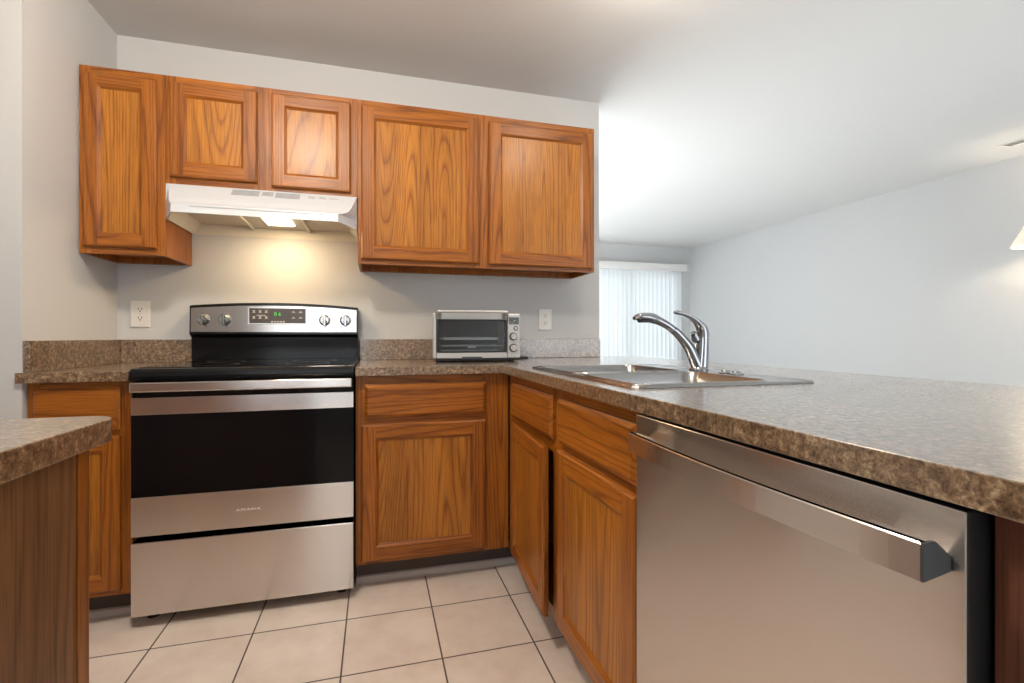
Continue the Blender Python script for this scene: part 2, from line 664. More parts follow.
bm = BM()
box(bm, XL - 0.1, 2.22, YN - 0.1, 0.12, -0.08, 0.0)
struct('floor', bm, TILE)
bm = BM()
box(bm, 2.2201, XR + 0.1, YN - 0.1, YF + 0.1, -0.08, 0.0)
box(bm, XL - 0.1, 2.22, 0.1201, YF + 0.1, -0.08, 0.0)
struct('floor_living', bm, CARPET)
bm = BM()
box(bm, XL - 0.1, XR + 0.1, YN - 0.1, YF + 0.1, CZ, CZ + 0.1)
struct('ceiling', bm, CEIL)
bm = BM()
box(bm, XK, XE, 0.0, 0.115, 0, CZ)
struct('wall_back', bm, WALL)
bm = BM()                                # left wall of the kitchen and its return, one solid block
box(bm, XL, XK, -0.6315, 0.115, 0, CZ)
struct('wall_left', bm, WALL)
bm = BM()
box(bm, XL - 0.1, XL, YN, YF, 0, CZ)
struct('wall_outer_left', bm, WALL)
bm = BM()
box(bm, XR, XR + 0.1, YN, YF, 0, CZ)
struct('wall_right', bm, WALL)


def wall_with_hole(name, y0, y1, hx0, hx1, hz0, hz1, more=None):
    bm = BM()
    holes = [(hx0, hx1, hz0, hz1)] + (more or [])
    holes.sort()
    x = XL
    for a, b, c, d in holes:
        box(bm, x, a, y0, y1, 0, CZ)
        if c > 0.001:
            box(bm, a, b, y0, y1, 0, c)
        box(bm, a, b, y0, y1, d, CZ)
        x = b
    box(bm, x, XR, y0, y1, 0, CZ)
    return struct(name, bm, WALL)


wall_with_hole('wall_far', YF, YF + 0.14, 3.66, 5.46, 0.0, 2.05, [(0.40, 3.10, 0.45, 2.15)])  # the extra hole takes the added living room glazing
wall_with_hole('wall_front', YN - 0.14, YN, -0.55, 0.75, 0.85, 2.05, [(2.75, 4.85, 0.2, 2.2)])  # both holes added for fill light from behind the camera


def glazed(name, x0, x1, z0, z1, yc):
    bm = BM()
    f = 0.05
    xm = (x0 + x1) / 2
    for a, b in ((x0, x0 + f), (xm - f / 2, xm + f / 2), (x1 - f, x1)):
        box(bm, a, b, yc - 0.03, yc + 0.03, z0, z1)
    for a, b in ((x0 + f, xm - f / 2), (xm + f / 2, x1 - f)):
        box(bm, a, b, yc - 0.03, yc + 0.03, z0, z0 + f)
        box(bm, a, b, yc - 0.03, yc + 0.03, z1 - f, z1)
    o = struct(name, bm, METAL_WHITE)
    bm = BM()
    for a, b in ((x0 + f, xm - f / 2), (xm + f / 2, x1 - f)):
        box(bm, a, b, yc - 0.003, yc + 0.003, z0 + f, z1 - f)
    part('glass', bm, GLASS, o)
    return o


glazed('door_1', 3.661, 5.459, 0.001, 2.049, YF + 0.07)
glazed('fill_window_3', 0.401, 3.099, 0.451, 2.149, YF + 0.07)  # added out of sight behind the kitchen wall, for the living room fill
glazed('fill_window_1', -0.549, 0.749, 0.851, 2.049, YN - 0.07)  # unseen, added as an opening for the kitchen fill light
glazed('fill_window_2', 2.751, 4.849, 0.201, 2.199, YN - 0.07)  # unseen, added as an opening for the dining fill light
bm = BM()
box(bm, XR - 0.014, XR - 0.001, YN, YF - 0.015, 0.001, 0.085, bevel=0.004)
struct('baseboard_right', bm, METAL_WHITE)

# ---------------------------------------------------------------- upper cabinets
UZ0, UZ1, UY = 1.3733, 2.1331, -0.308


def carcass(parent, x0, x1, y0, y1, z0, z1, mat=None, bevel=0.0):
    bm = BM()
    box(bm, x0, x1, y0, y1, z0, z1)
    return part('body', bm, mat or OAK_V, parent, bevel=bevel)


def carcass_open_bottom(parent, x0, x1, y0, y1, z0, z1, rec=0.028):
    """wall cabinet box: sides run down past the recessed bottom"""
    bm = BM()
    s = 0.013
    box(bm, x0, x0 + s, y0, y1, z0, z1)
    box(bm, x1 - s, x1, y0, y1, z0, z1)
    box(bm, x0 + s, x1 - s, y0, y1, z0 + rec, z0 + rec + s)
    box(bm, x0 + s, x1 - s, y0, y1, z1 - s, z1)
    box(bm, x0 + s, x1 - s, y1 - 0.006, y1, z0 + rec + s, z1 - s)
    box(bm, x0 + s, x1 - s, y1 - 0.03, y1 - 0.006, z0, z0 + rec)
    return part('body', bm, OAK_V, parent)


ub = UY + 0.019      # back of the face frame
a = root('upper_cabinet', (-0.157, -0.15, UZ0), 'narrow one-door oak wall cabinet against the left wall', 'cabinet', 'oak wall cabinets')
x0, x1 = XK + 0.004, -0.008
carcass_open_bottom(a, x0, x1, ub + 0.0005, -0.001, UZ0, UZ1)
face_frame(a, T((x0, ub, UZ0)), 0, 0, [(0, 0.040, 0, UZ1 - UZ0), (x1 - x0 - 0.040, x1 - x0, 0, UZ1 - UZ0)],
           [(0.040, x1 - x0 - 0.040, 0, 0.042), (0.040, x1 - x0 - 0.040, UZ1 - UZ0 - 0.042, UZ1 - UZ0)])
door(a, T((-0.290, UY - 0.0005, 1.399)), 0.254, 0.703, 0.050)

BZ0 = 1.678
b = root('upper_cabinet', (0.377, -0.15, BZ0), 'short two-door oak wall cabinet directly above the white range hood', 'cabinet', 'oak wall cabinets')
x0, x1 = -0.0065, 0.7625
carcass_open_bottom(b, x0, x1, ub + 0.0005, -0.001, BZ0, UZ1, 0.012)
hh = UZ1 - BZ0
face_frame(b, T((x0, ub, BZ0)), 0, 0, [(0, 0.036, 0, hh), (0.338, 0.420, 0, hh), (x1 - x0 - 0.036, x1 - x0, 0, hh)],
           [(s0, s1, z0, z1) for s0, s1 in ((0.036, 0.338), (0.420, x1 - x0 - 0.036)) for z0, z1 in ((0, 0.042), (hh - 0.042, hh))])
door(b, T((0.012, UY - 0.0005, 1.708)), 0.332, 0.397, 0.052)
door(b, T((0.401, UY - 0.0005, 1.696)), 0.331, 0.411, 0.052)

c = root('upper_cabinet', (1.36, -0.15, UZ0), 'wide two-door oak wall cabinet hanging above the toaster oven', 'cabinet', 'oak wall cabinets')
x0, x1 = 0.764, 1.957
carcass_open_bottom(c, x0, x1, ub + 0.0005, -0.001, UZ0, UZ1)
hh = UZ1 - UZ0
face_frame(c, T((x0, ub, UZ0)), 0, 0, [(0, 0.040, 0, hh), (0.552, 0.640, 0, hh), (x1 - x0 - 0.040, x1 - x0, 0, hh)],
           [(s0, s1, z0, z1) for s0, s1 in ((0.040, 0.552), (0.640, x1 - x0 - 0.040)) for z0, z1 in ((0, 0.042), (hh - 0.042, hh))])
door(c, T((0.779, UY - 0.0005, 1.393)), 0.556, 0.713, 0.056)
door(c, T((1.385, UY - 0.0005, 1.391)), 0.556, 0.710, 0.056)

# ---------------------------------------------------------------- range hood
h = root('range_hood', (0.378, -0.2, 1.525), 'white under-cabinet range hood with its light on above the stove', 'range hood')
hx0, hx1, hz0, hz1 = -0.004, 0.760, 1.527, 1.6765


def hood_ring(z, yf, xa, xb, yc, back=-0.002):
    return [(hx0, back, z), (hx1, back, z), (hx1, yc, z), (xb, yf, z), (xa, yf, z), (hx0, yc, z)]


bm = BM()
vr = loft(bm, [hood_ring(hz1, -0.3165, 0.006, 0.750, -0.3155),
               hood_ring(1.602, -0.398, 0.036, 0.738, -0.317),
               hood_ring(1.580, -0.420, 0.044, 0.726, -0.317),
               hood_ring(1.568, -0.436, 0.053, 0.706, -0.317),
               hood_ring(1.562, -0.455, 0.063, 0.688, -0.317),
               hood_ring(hz0, -0.461, 0.064, 0.687, -0.317)], 0, True, False)
lip = vr[-1]
bm.faces.ensure_lookup_table()
# underside: flat flange, then up into the recess
ins = [(hx0 + 0.006, -0.004), (hx1 - 0.006, -0.004), (hx1 - 0.006, -0.314), (0.683, -0.453), (0.068, -0.453), (hx0 + 0.006, -0.314)]
r1 = [bm.verts.new((x, y, hz0)) for x, y in ins]
r2 = [bm.verts.new((x + (0.378 - x) * 0.10, max(y + (-0.2 - y) * 0.02, -0.405), hz0 + 0.050)) for x, y in ins]
for i in range(6):
    j = (i + 1) % 6
    bm.faces.new((lip[i], lip[j], r1[j], r1[i])).material_index = 0
    bm.faces.new((r1[i], r1[j], r2[j], r2[i])).material_index = 1
bm.faces.new(r2).material_index = 1
part('shell', bm, [WHITE_ENAMEL, CREAM_PAINT], h, bevel=0.0)
# slotted vents and switches on the sloped front: local frame on the slope
fx = Vector((1, 0, 0))
p_top, p_bot = Vector((0, -0.3165, hz1)), Vector((0, -0.398, 1.602))
sd = (p_bot - p_top).normalized()
fn = fx.cross(sd).normalized()
if fn.y > 0:
    fn = -fn


def on_slope(bm, x0, x1, s0, s1, d0, d1, mat=0):
    vs = box(bm, 0, 1, 0, 1, 0, 1, mat)
    for v in vs:
        u, w, k = v.co
        v.co = p_top + fx * (x0 + (x1 - x0) * u) + sd * (s0 + (s1 - s0) * w) + fn * (d0 + (d1 - d0) * k)


bm = BM()
for x0, x1 in ((0.236, 0.344), (0.353, 0.398), (0.407, 0.506)):
    n = 5 if x1 - x0 > 0.06 else 4
    for k in range(n):
        on_slope(bm, x0 + 0.014, x1 + 0.014, 0.016 + k * 0.0095, 0.0195 + k * 0.0095, -0.0004, 0.0006)
part('vent_grille', bm, VENT_DARK, h)
for x0 in (0.545, 0.592):
    bm = BM()
    on_slope(bm, x0 + 0.008, x0 + 0.036, 0.028, 0.044, 0.0, 0.0035)
    part('rocker_switch', bm, HOOD_SHADE, h, bevel=0.001)
bm = BM()
on_slope(bm, 0.642, 0.680, 0.034, 0.0365, 0.0, 0.0006)
part('switch_marking', bm, VENT_DARK, h)
bm = BM()
box(bm, 0.13, 0.63, -0.4592, -0.4560, 1.5535, 1.5565)
part('front_crease', bm, HOOD_SHADE, h)
bm = BM()
box(bm, 0.275, 0.515, -0.398, -0.030, 1.566, 1.572)
part('grease_filter', bm, FILTER, h)
for x in (0.262, 0.517):
    bm = BM()
    box(bm, x, x + 0.010, -0.400, -0.022, 1.558, 1.5765)
    part('filter_rail', bm, CREAM_PAINT, h)
bm = BM()
box(bm, 0.355, 0.472, -0.338, -0.150, 1.558, 1.5655, bevel=0.003)
part('light_lens', bm, LENS, h)
bulb('hood_bulb', (0.412, -0.265, 1.545), 0.8, (1.0, 0.72, 0.42), 0.012)
area('hood_light', (0.413, -0.244, 1.5572), (0, 0, 0), 0.11, 0.18, 2.5, (1.0, 0.70, 0.38))

# ---------------------------------------------------------------- stove
st = root('stove', (0.381, -0.33, 0.0), 'stainless and black electric range with glass cooktop under the hood', 'stove')
sx0, sx1 = 0.006, 0.760
bm = BM()
box(bm, sx0 + 0.004, sx1 - 0.004, -0.610, -0.012, 0.035, 0.868)
part('body', bm, BLACK, st, bevel=0.004)
for x in (0.05, 0.71):
    for y in (-0.57, -0.08):
        bm = BM()
        cyl(bm, (x, y, 0.0), (x, y, 0.036), 0.022, 0.018, 16)
        part('foot', bm, BLACK_MATT, st, smooth=True)
bm = BM()
# cooktop with a rounded black front lip
prof = [(-0.012, 0.869), (-0.642, 0.869), (-0.655, 0.877), (-0.658, 0.893), (-0.655, 0.909), (-0.647, 0.918), (-0.630, 0.921), (-0.012, 0.921)]
loft(bm, [[(sx0, y, z) for y, z in prof], [(sx1, y, z) for y, z in prof]])
part('cooktop', bm, BLACK, st, bevel=0.003)
bm = BM()
box(bm, sx0 + 0.020, sx1 - 0.020, -0.630, -0.075, 0.9212, 0.9225)
ct = part('glass_top', bm, BLACK_GLASS, st)
for bx, by, br in ((0.20, -0.46, 0.105), (0.57, -0.46, 0.085), (0.20, -0.22, 0.075), (0.57, -0.22, 0.095)):
    bm = BM()
    n = 48
    ra = [(bx + br * math.cos(2 * math.pi * i / n), by + br * math.sin(2 * math.pi * i / n), 0.9228) for i in range(n)]
    rb = [(bx + (br - 0.003) * math.cos(2 * math.pi * i / n), by + (br - 0.003) * math.sin(2 * math.pi * i / n), 0.9228) for i in range(n)]
    loft(bm, [ra, rb], cap0=False, cap1=False)
    part('burner_ring', bm, CHARCOAL, ct)
# backguard: black housing with an arched top
bm = BM()
n = 14


def arch(u, base, rise):
    return base + rise * (1 - (2 * u - 1) ** 2)


rings = []
for i in range(n + 1):
    u = i / n
    x = sx0 + 0.004 + (sx1 - sx0 - 0.008) * u
    zt = arch(u, 1.180, 0.018)
    rings.append([(x, -0.004, 0.922), (x, -0.060, 0.922), (x, -0.064, 1.030), (x, -0.090, 1.046), (x, -0.086, zt - 0.006), (x, -0.078, zt), (x, -0.004, zt)])
loft(bm, rings)
part('backguard', bm, BLACK, st, smooth=True, angle=30)
bm = BM()
rings = []
for i in range(n + 1):
    u = i / n
    x = sx0 + 0.010 + (sx1 - sx0 - 0.020) * u
    zt = arch(u, 1.167, 0.016)
    rings.append([(x, -0.0885, 1.056), (x, -0.0935, 1.056), (x, -0.0900, zt), (x, -0.0850, zt)])
loft(bm, rings)
cp = part('control_panel', bm, STEEL, st)
bm = BM()
box(bm, 0.256, 0.518, -0.0950, -0.0930, 1.092, 1.176)
part('display_bezel', bm, STEEL_H, st, bevel=0.001)
bm = BM()
box(bm, 0.262, 0.512, -0.0962, -0.0950, 1.098, 1.170)
dsp = part('display', bm, DISPLAY, st)
text('display_digits', '0 6', 0.024, GREEN, dsp, front_mtx(0.386, -0.0966, 1.142))
def key_mark(boxes):
    bm = BM()
    for x_, z_, w_, h_ in boxes:
        box(bm, x_, x_ + w_, -0.0967, -0.0962, z_, z_ + h_)
    part('key_marking', bm, PRINT_LIGHT, dsp)


for gx in (0.276, 0.303, 0.330):
    for gz in (1.126, 1.154):
        key_mark([(gx - 0.003, gz - 0.006, 0.018, 0.0012), (gx - 0.003, gz + 0.004, 0.018, 0.0012), (gx + 0.003, gz - 0.0048, 0.006, 0.0088)])
key_mark([(0.293, 1.1345, 0.040, 0.003)])
for gx in (0.446, 0.478):
    for gz in (1.126, 1.154):
        key_mark([(gx, gz - 0.004, 0.022, 0.0012), (gx + 0.007, gz - 0.0028, 0.008, 0.0058)])
for k in range(5):
    key_mark([(0.357 + k * 0.013, 1.102, 0.009, 0.007)])
bm = BM()
lathe(bm, (0.432, -0.0963, 1.141), (0, -1, 0), [(0.009, 0), (0.009, 0.0004), (0.0065, 0.0004)], 20)
part('round_key', bm, CHARCOAL, dsp)
for kx in (0.068, 0.157, 0.600, 0.697):
    bm = BM()
    lathe(bm, (kx, -0.0915, 1.115), (0, -1, 0), [(0.027, 0), (0.027, 0.004), (0.0235, 0.006), (0.021, 0.020), (0.019, 0.023)], 32)
    kb = part('knob', bm, KNOB, st, smooth=True)
    bm = BM()
    box(bm, kx - 0.0055, kx + 0.0055, -0.1215, -0.1135, 1.086, 1.138, bevel=0.003)
    part('knob_grip', bm, CHROME, kb)
    bm = BM()
    lathe(bm, (kx + 0.002, -0.1146, 1.106), (0, -1, 0), [(0.010, 0), (0.008, 0.0012)], 16)
    part('knob_face', bm, CHARCOAL, kb)
# oven door
od0, od1 = -0.660, -0.6105
bm = BM()
box(bm, sx0 + 0.008, sx1 - 0.002, od0 + 0.004, od1, 0.326, 0.862)
dr = part('oven_door', bm, BLACK, st, bevel=0.003)
bm = BM()
box(bm, sx0 + 0.008, sx1 - 0.001, od0 - 0.001, od0 + 0.003, 0.756, 0.817)
part('door_top_band', bm, STEEL, dr, bevel=0.001)
bm = BM()
box(bm, sx0 + 0.008, sx1 - 0.001, od0 - 0.001, od0 + 0.003, 0.465, 0.7555)
part('door_glass', bm, BLACK_GLASS, dr)
bm = BM()
box(bm, sx0 + 0.008, sx1 - 0.001, od0 - 0.001, od0 + 0.003, 0.326, 0.4645)
part('door_bottom_band', bm, STEEL, dr, bevel=0.001)
text('door_logo', 'AMANA', 0.0135, LETTER, dr, front_mtx(0.386, od0 - 0.0014, 0.391, 1.55), 1.2)
bm = BM()
box(bm, sx0 + 0.018, sx1 - 0.006, -0.702, -0.684, 0.840, 0.874)
hd = part('oven_handle', bm, STEEL, st, bevel=0.004)
for x in (sx0 + 0.025, sx1 - 0.055):
    bm = BM()
    box(bm, x, x + 0.030, -0.6835, -0.655, 0.846, 0.868)
    part('handle_bracket', bm, BLACK, hd, bevel=0.002)
bm = BM()
box(bm, sx0 + 0.008, sx1 - 0.001, -0.664, -0.6105, 0.045, 0.305)
part('storage_drawer', bm, STEEL, st, bevel=0.003)

# ---------------------------------------------------------------- base cabinets
KZ0, KZ1, KY, BY = 0.876, 0.9112, -0.648, -0.610
bb = BY + 0.019


def toe(parent, x0, x1, y=-0.532):
    bm = BM()
    box(bm, x0, x1, y, y + 0.015, 0.002, 0.108)
    part('toe_kick', bm, GREY_KICK, parent)
    bm = BM()
    prof = [(y - 0.0005, 0.001), (y - 0.016, 0.001), (y - 0.016, 0.012), (y - 0.010, 0.026), (y - 0.0005, 0.030)]
    loft(bm, [[(x0, p, z) for p, z in prof], [(x1, p, z) for p, z in prof]])
    part('shoe_molding', bm, VINYL, parent)


bl = root('base_cabinet', (-0.155, -0.3, 0), 'narrow oak base cabinet with one drawer left of the stove', 'cabinet', 'oak base cabinets')
x0, x1 = -0.3080, -0.003
carcass(bl, x0, x1, bb + 0.0005, -0.003, 0.109, KZ0 - 0.0015)
face_frame(bl, T((x0, bb, 0)), 0, 0, [(0, 0.035, 0.109, 0.8745), (x1 - x0 - 0.045, x1 - x0, 0.109, 0.8745)],
           [(0.035, x1 - x0 - 0.045, z0, z1) for z0, z1 in ((0.109, 0.145), (0.668, 0.718), (0.838, 0.8745))])
drawer(bl, T((-0.291, BY - 0.0005, 0.704)), 0.256, 0.151)
door(bl, T((-0.291, BY - 0.0005, 0.130)), 0.256, 0.551, 0.050)
toe(bl, x0, x1)

br = root('base_cabinet', (1.08, -0.3, 0), 'oak corner base cabinet with one drawer and one door right of the stove', 'cabinet', 'oak base cabinets')
x0, x1 = 0.766, 1.4035
carcass(br, x0, x1, bb + 0.0005, -0.003, 0.109, KZ0 - 0.0015)
face_frame(br, T((x0, bb, 0)), 0, 0, [(0, 0.045, 0.109, 0.8745), (0.522, x1 - x0, 0.109, 0.8745)],
           [(0.045, 0.522, z0, z1) for z0, z1 in ((0.109, 0.145), (0.662, 0.715), (0.828, 0.8745))])
drawer(br, T((0.799, BY - 0.0005, 0.704)), 0.500, 0.137)
door(br, T((0.787, BY - 0.0005, 0.126)), 0.511, 0.551, 0.056)
toe(br, x0, 1.480)

# sink base: hollow, faces -X; local x of the front runs towards -Y
PX = 1.4055
sb = root('sink_cabinet', (1.70, -1.17, 0), 'oak sink base cabinet with two doors, the far one standing ajar', 'cabinet', 'oak base cabinets')
yA, yB = -0.6305, -1.729
bm = BM()
xb = PX + 0.0195
box(bm, xb, 2.00, yA - 0.013, yA, 0.109, 0.8745)
box(bm, xb, 2.00, yB, yB + 0.013, 0.109, 0.8745)
box(bm, xb, 2.00, yB + 0.013, yA - 0.013, 0.109, 0.122)
box(bm, 1.99, 2.00, yB + 0.013, yA - 0.013, 0.122, 0.8745)
part('body', bm, OAK_V, sb)
M = T((PX + 0.019, yA, 0)) @ FACE_WEST
wS = yA - yB
face_frame(sb, M, 0, 0, [(0.0, 0.092, 0.109, 0.8745), (0.535, 0.640, 0.109, 0.8745), (wS - 0.028, wS, 0.109, 0.8745)],
           [(s0, s1, z0, z1) for s0, s1 in ((0.092, 0.535), (0.640, wS - 0.028)) for z0, z1 in ((0.109, 0.145), (0.655, 0.715), (0.825, 0.8745))],
           hor=OAK_Y)
ML = lambda y, z: T((PX - 0.0005, y, z)) @ FACE_WEST
drawer(sb, ML(-0.716, 0.702), 0.476, 0.141, mat=OAK_Y)
drawer(sb, ML(-1.246, 0.704), 0.471, 0.138, mat=OAK_Y)
door(sb, T((PX - 0.0005, -0.712, 0.128)) @ FACE_WEST @ Matrix.Rotation(R(-2.9), 4, 'Z'), 0.474, 0.549, 0.054, hor=OAK_Y)
door(sb, ML(-1.246, 0.130), 0.472, 0.552, 0.056, hor=OAK_Y)
bm = BM()
box(bm, 1.482, 1.497, yB, -0.550, 0.002, 0.108)
part('toe_kick', bm, GREY_KICK, sb)
bm = BM()
box(bm, 1.470, 1.4815, yB, -0.552, 0.001, 0.028, bevel=0.004)
part('shoe_molding', bm, VINYL, sb)

# end panel right of the dishwasher
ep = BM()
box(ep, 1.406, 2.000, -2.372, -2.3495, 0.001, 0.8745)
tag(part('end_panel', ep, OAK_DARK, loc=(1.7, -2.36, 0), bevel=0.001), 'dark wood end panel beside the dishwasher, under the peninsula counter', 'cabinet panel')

# back of the peninsula
pb = BM()
box(pb, 2.012, 2.110, -2.372, -0.0015, 0.001, 0.8745)
struct('wall_peninsula', pb, WALL)

# ---------------------------------------------------------------- dishwasher
dw = root('dishwasher', (1.70, -2.04, 0), 'stainless dishwasher with a bowed bar handle under the peninsula counter', 'dishwasher')
dy0, dy1, dx = -2.3435, -1.7350, 1.381
bm = BM()
box(bm, 1.432, 1.985, dy0 + 0.006, dy1 - 0.006, 0.110, 0.8600)
part('tub', bm, BLACK_MATT, dw)
bm = BM()
box(bm, dx, 1.429, dy0 + 0.001, dy1 - 0.001, 0.118, 0.868, 0)
bm.faces.ensure_lookup_table()
for f in bm.faces:
    f.material_index = 0 if f.normal.x < -0.5 else 1
part('door', bm, [STEEL, BLACK_MATT], dw, bevel=0.002)
bm = BM()
box(bm, 1.455, 1.470, dy0 + 0.004, dy1 - 0.004, 0.002, 0.109)
part('toe_kick', bm, BLACK_MATT, dw)
for yy in (dy0 + 0.04, dy1 - 0.04):
    bm = BM()
    cyl(bm, (1.90, yy, 0.0), (1.90, yy, 0.111), 0.015, 0.015, 12)
    part('leg', bm, BLACK_MATT, dw, smooth=True)
# bowed handle: flat bar, section tall and thin
n = 20
rings = []
ya, yb_ = -1.772, -2.328
for i in range(n + 1):
    u = i / n
    y = ya + (yb_ - ya) * u
    xo = 1.342 - 0.014 * (1 - (2 * u - 1) ** 2)
    rings.append([(xo, y, 0.801), (xo, y, 0.8365), (xo + 0.0015, y, 0.838), (xo + 0.008, y, 0.838), (xo + 0.008, y, 0.800), (xo + 0.0015, y, 0.800)])
bm = BM()
loft(bm, rings)
hb = part('handle_bar', bm, STEEL, dw)
POST = [(1.3505, 0.801), (1.3505, 0.8365), (1.3600, 0.8365), (1.3805, 0.820), (1.3805, 0.806)]
for yy, s_ in ((yb_, 1), (ya, -1)):
    bm = BM()
    loft(bm, [[(x, yy + s_ * 0.0035, z) for x, z in POST], [(x, yy + s_ * 0.060, z) for x, z in POST]])
    po_ = part('handle_post', bm, STEEL_H, hb)
    bm = BM()
    cap = [(1.3425, 0.800), (1.3425, 0.838), (1.3600, 0.8375), (1.3800, 0.821), (1.3800, 0.806)]
    loft(bm, [[(x, yy + s_ * 0.0032, z) for x, z in cap], [(x, yy - s_ * 0.0025, z) for x, z in cap]])
    part('handle_end_cap', bm, CHARCOAL, hb, bevel=0.001)

# ---------------------------------------------------------------- counters
XPEN, XFAR = 1.3685, 2.385
lc = BM()
box(lc, -0.329, -0.0005, KY, -0.0215, KZ0, KZ1, bevel=0.003)
# the strip behind the front overhang keeps clear of the wall corner
for v in lc.verts:
    if v.co.x < XK and v.co.y > -0.6335:
        v.co.x += 0.0175
lcr = root('countertop', (-0.16, -0.3, KZ1), 'short piece of brown laminate counter left of the stove', 'countertop')
bm = BM()
poly_slab(bm, [(-0.0005, KY), (-0.0005, -0.002), (XK + 0.0015, -0.002), (XK + 0.0015, -0.6335), (-0.324, -0.6335), (-0.324, KY)], [], KZ0, KZ1)
part('top', bm, LAMINATE, lcr, bevel=0.002)
lc.free()
bm = BM()
box(bm, XK + 0.0205, -0.0005, -0.0205, -0.0015, KZ1 + 0.0003, 1.020)
part('backsplash', bm, LAMINATE, lcr, bevel=0.002)
bm = BM()
box(bm, XK + 0.0015, XK + 0.0200, -0.6300, -0.0015, KZ1 + 0.0003, 1.020)
part('side_splash', bm, LAMINATE, lcr, bevel=0.002)

SX0, SX1, SY0, SY1 = 1.428, 1.978, -1.650, -0.845      # sink rim
rc = root('countertop', (1.6, -0.8, KZ1), 'long L-shaped brown laminate counter running from stove to peninsula, holding the sink', 'countertop')
bm = BM()
outer = ([(0.7645, -0.002), (0.7645, KY), (XPEN, KY), (XPEN, -2.47)] + [(XFAR, -2.47)] + arc(XFAR - 0.11, -0.03, 0.11, 0, 80, 8)
         + [(2.20, 0.075), (2.1365, 0.075), (2.1365, -0.002)])
hole = [(SX0 + 0.012, SY0 + 0.012), (SX1 - 0.012, SY0 + 0.012), (SX1 - 0.012, SY1 - 0.012), (SX0 + 0.012, SY1 - 0.012)]
poly_slab(bm, outer, [hole], KZ0, KZ1)
part('top', bm, LAMINATE, rc, bevel=0.002)
bm = BM()
box(bm, 0.7645, XE, -0.0205, -0.0015, KZ1 + 0.0003, 1.020)
part('backsplash', bm, LAMINATE, rc, bevel=0.002)

# counter run in the left foreground
fc = root('countertop', (0.0, -2.08, KZ1), 'rounded corner of grey brown counter at the lower left, nearest the camera', 'countertop')
bm = BM()
poly_slab(bm, [(-1.20, -2.42), (0.457, -2.42)] + arc(0.457 - 0.04, -1.765 - 0.04, 0.04, 0, 90, 8) + [(-1.20, -1.765)], [], KZ0, KZ1)
part('top', bm, LAMINATE, fc, bevel=0.002)
fb = root('base_cabinet', (-0.4, -2.1, 0), 'plain oak side of the base cabinet under the rounded counter corner', 'cabinet', 'oak base cabinets')
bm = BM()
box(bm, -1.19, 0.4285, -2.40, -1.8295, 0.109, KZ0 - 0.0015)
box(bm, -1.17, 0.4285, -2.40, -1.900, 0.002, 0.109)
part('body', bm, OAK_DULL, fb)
bm = BM()
for xa, xc in ((-1.19, -1.15), (-0.40, -0.34), (0.392, 0.4305)):
    box(bm, xa, xc, -1.829, -1.801, 0.109, KZ0 - 0.0015, 0)
for xa, xc in ((-1.15, -0.40), (-0.34, 0.392)):
    for za, zc in ((0.109, 0.145), (0.665, 0.715), (0.835, KZ0 - 0.0015)):
        box(bm, xa, xc, -1.829, -1.801, za, zc, 1)
part('face_frame', bm, [OAK_V, OAK_X], fb)
FN = Matrix.Rotation(R(180), 4, 'Z')
for xr in (0.41, -0.32):
    drawer(fb, T((xr, -1.8005, 0.704)) @ FN, 0.71, 0.140)
    door(fb, T((xr, -1.8005, 0.130)) @ FN, 0.353, 0.551, 0.056)
    door(fb, T((xr - 0.357, -1.8005, 0.130)) @ FN, 0.353, 0.551, 0.056)

# ---------------------------------------------------------------- sink
sk = root('sink', (1.70, -1.25, KZ1), 'stainless double bowl drop-in sink set in the peninsula counter', 'sink')
b1 = (SX0 + 0.030, SX0 + 0.425, SY0 + 0.035, -1.272)      # near bowl
b2 = (SX0 + 0.030, SX0 + 0.425, -1.222, SY1 - 0.035)      # far bowl
zr = KZ1 + 0.0065
bm = BM()
rim_out = rrect(SX0, SX1, SY0, SY1, 0.030, 5)
rim_in = rrect(SX0 + 0.012, SX1 - 0.012, SY0 + 0.012, SY1 - 0.012, 0.022, 5)
o0 = [bm.verts.new((x, y, KZ1 + 0.0006)) for x, y in rim_out]
o1 = [bm.verts.new((x, y, zr)) for x, y in rrect(SX0 + 0.004, SX1 - 0.004, SY0 + 0.004, SY1 - 0.004, 0.027, 5)]
o2 = [bm.verts.new((x, y, zr - 0.0025)) for x, y in rim_in]
k = len(o0)
for A_, B_ in ((o0, o1), (o1, o2)):
    for i in range(k):
        bm.faces.new((A_[i], A_[(i + 1) % k], B_[(i + 1) % k], B_[i]))
hl = []
for bw in (b1, b2):
    hl.append([bm.verts.new((x, y, zr - 0.0025)) for x, y in rrect(bw[0], bw[1], bw[2], bw[3], 0.045, 6)])
es = []
for lp in [o2] + hl:
    for i in range(len(lp)):
        e = bm.edges.get((lp[i], lp[(i + 1) % len(lp)])) or bm.edges.new((lp[i], lp[(i + 1) % len(lp)]))
        es.append(e)
bmesh.ops.triangle_fill(bm, use_beauty=True, use_dissolve=False, edges=es)
part('rim', bm, STEEL_SINK, sk)
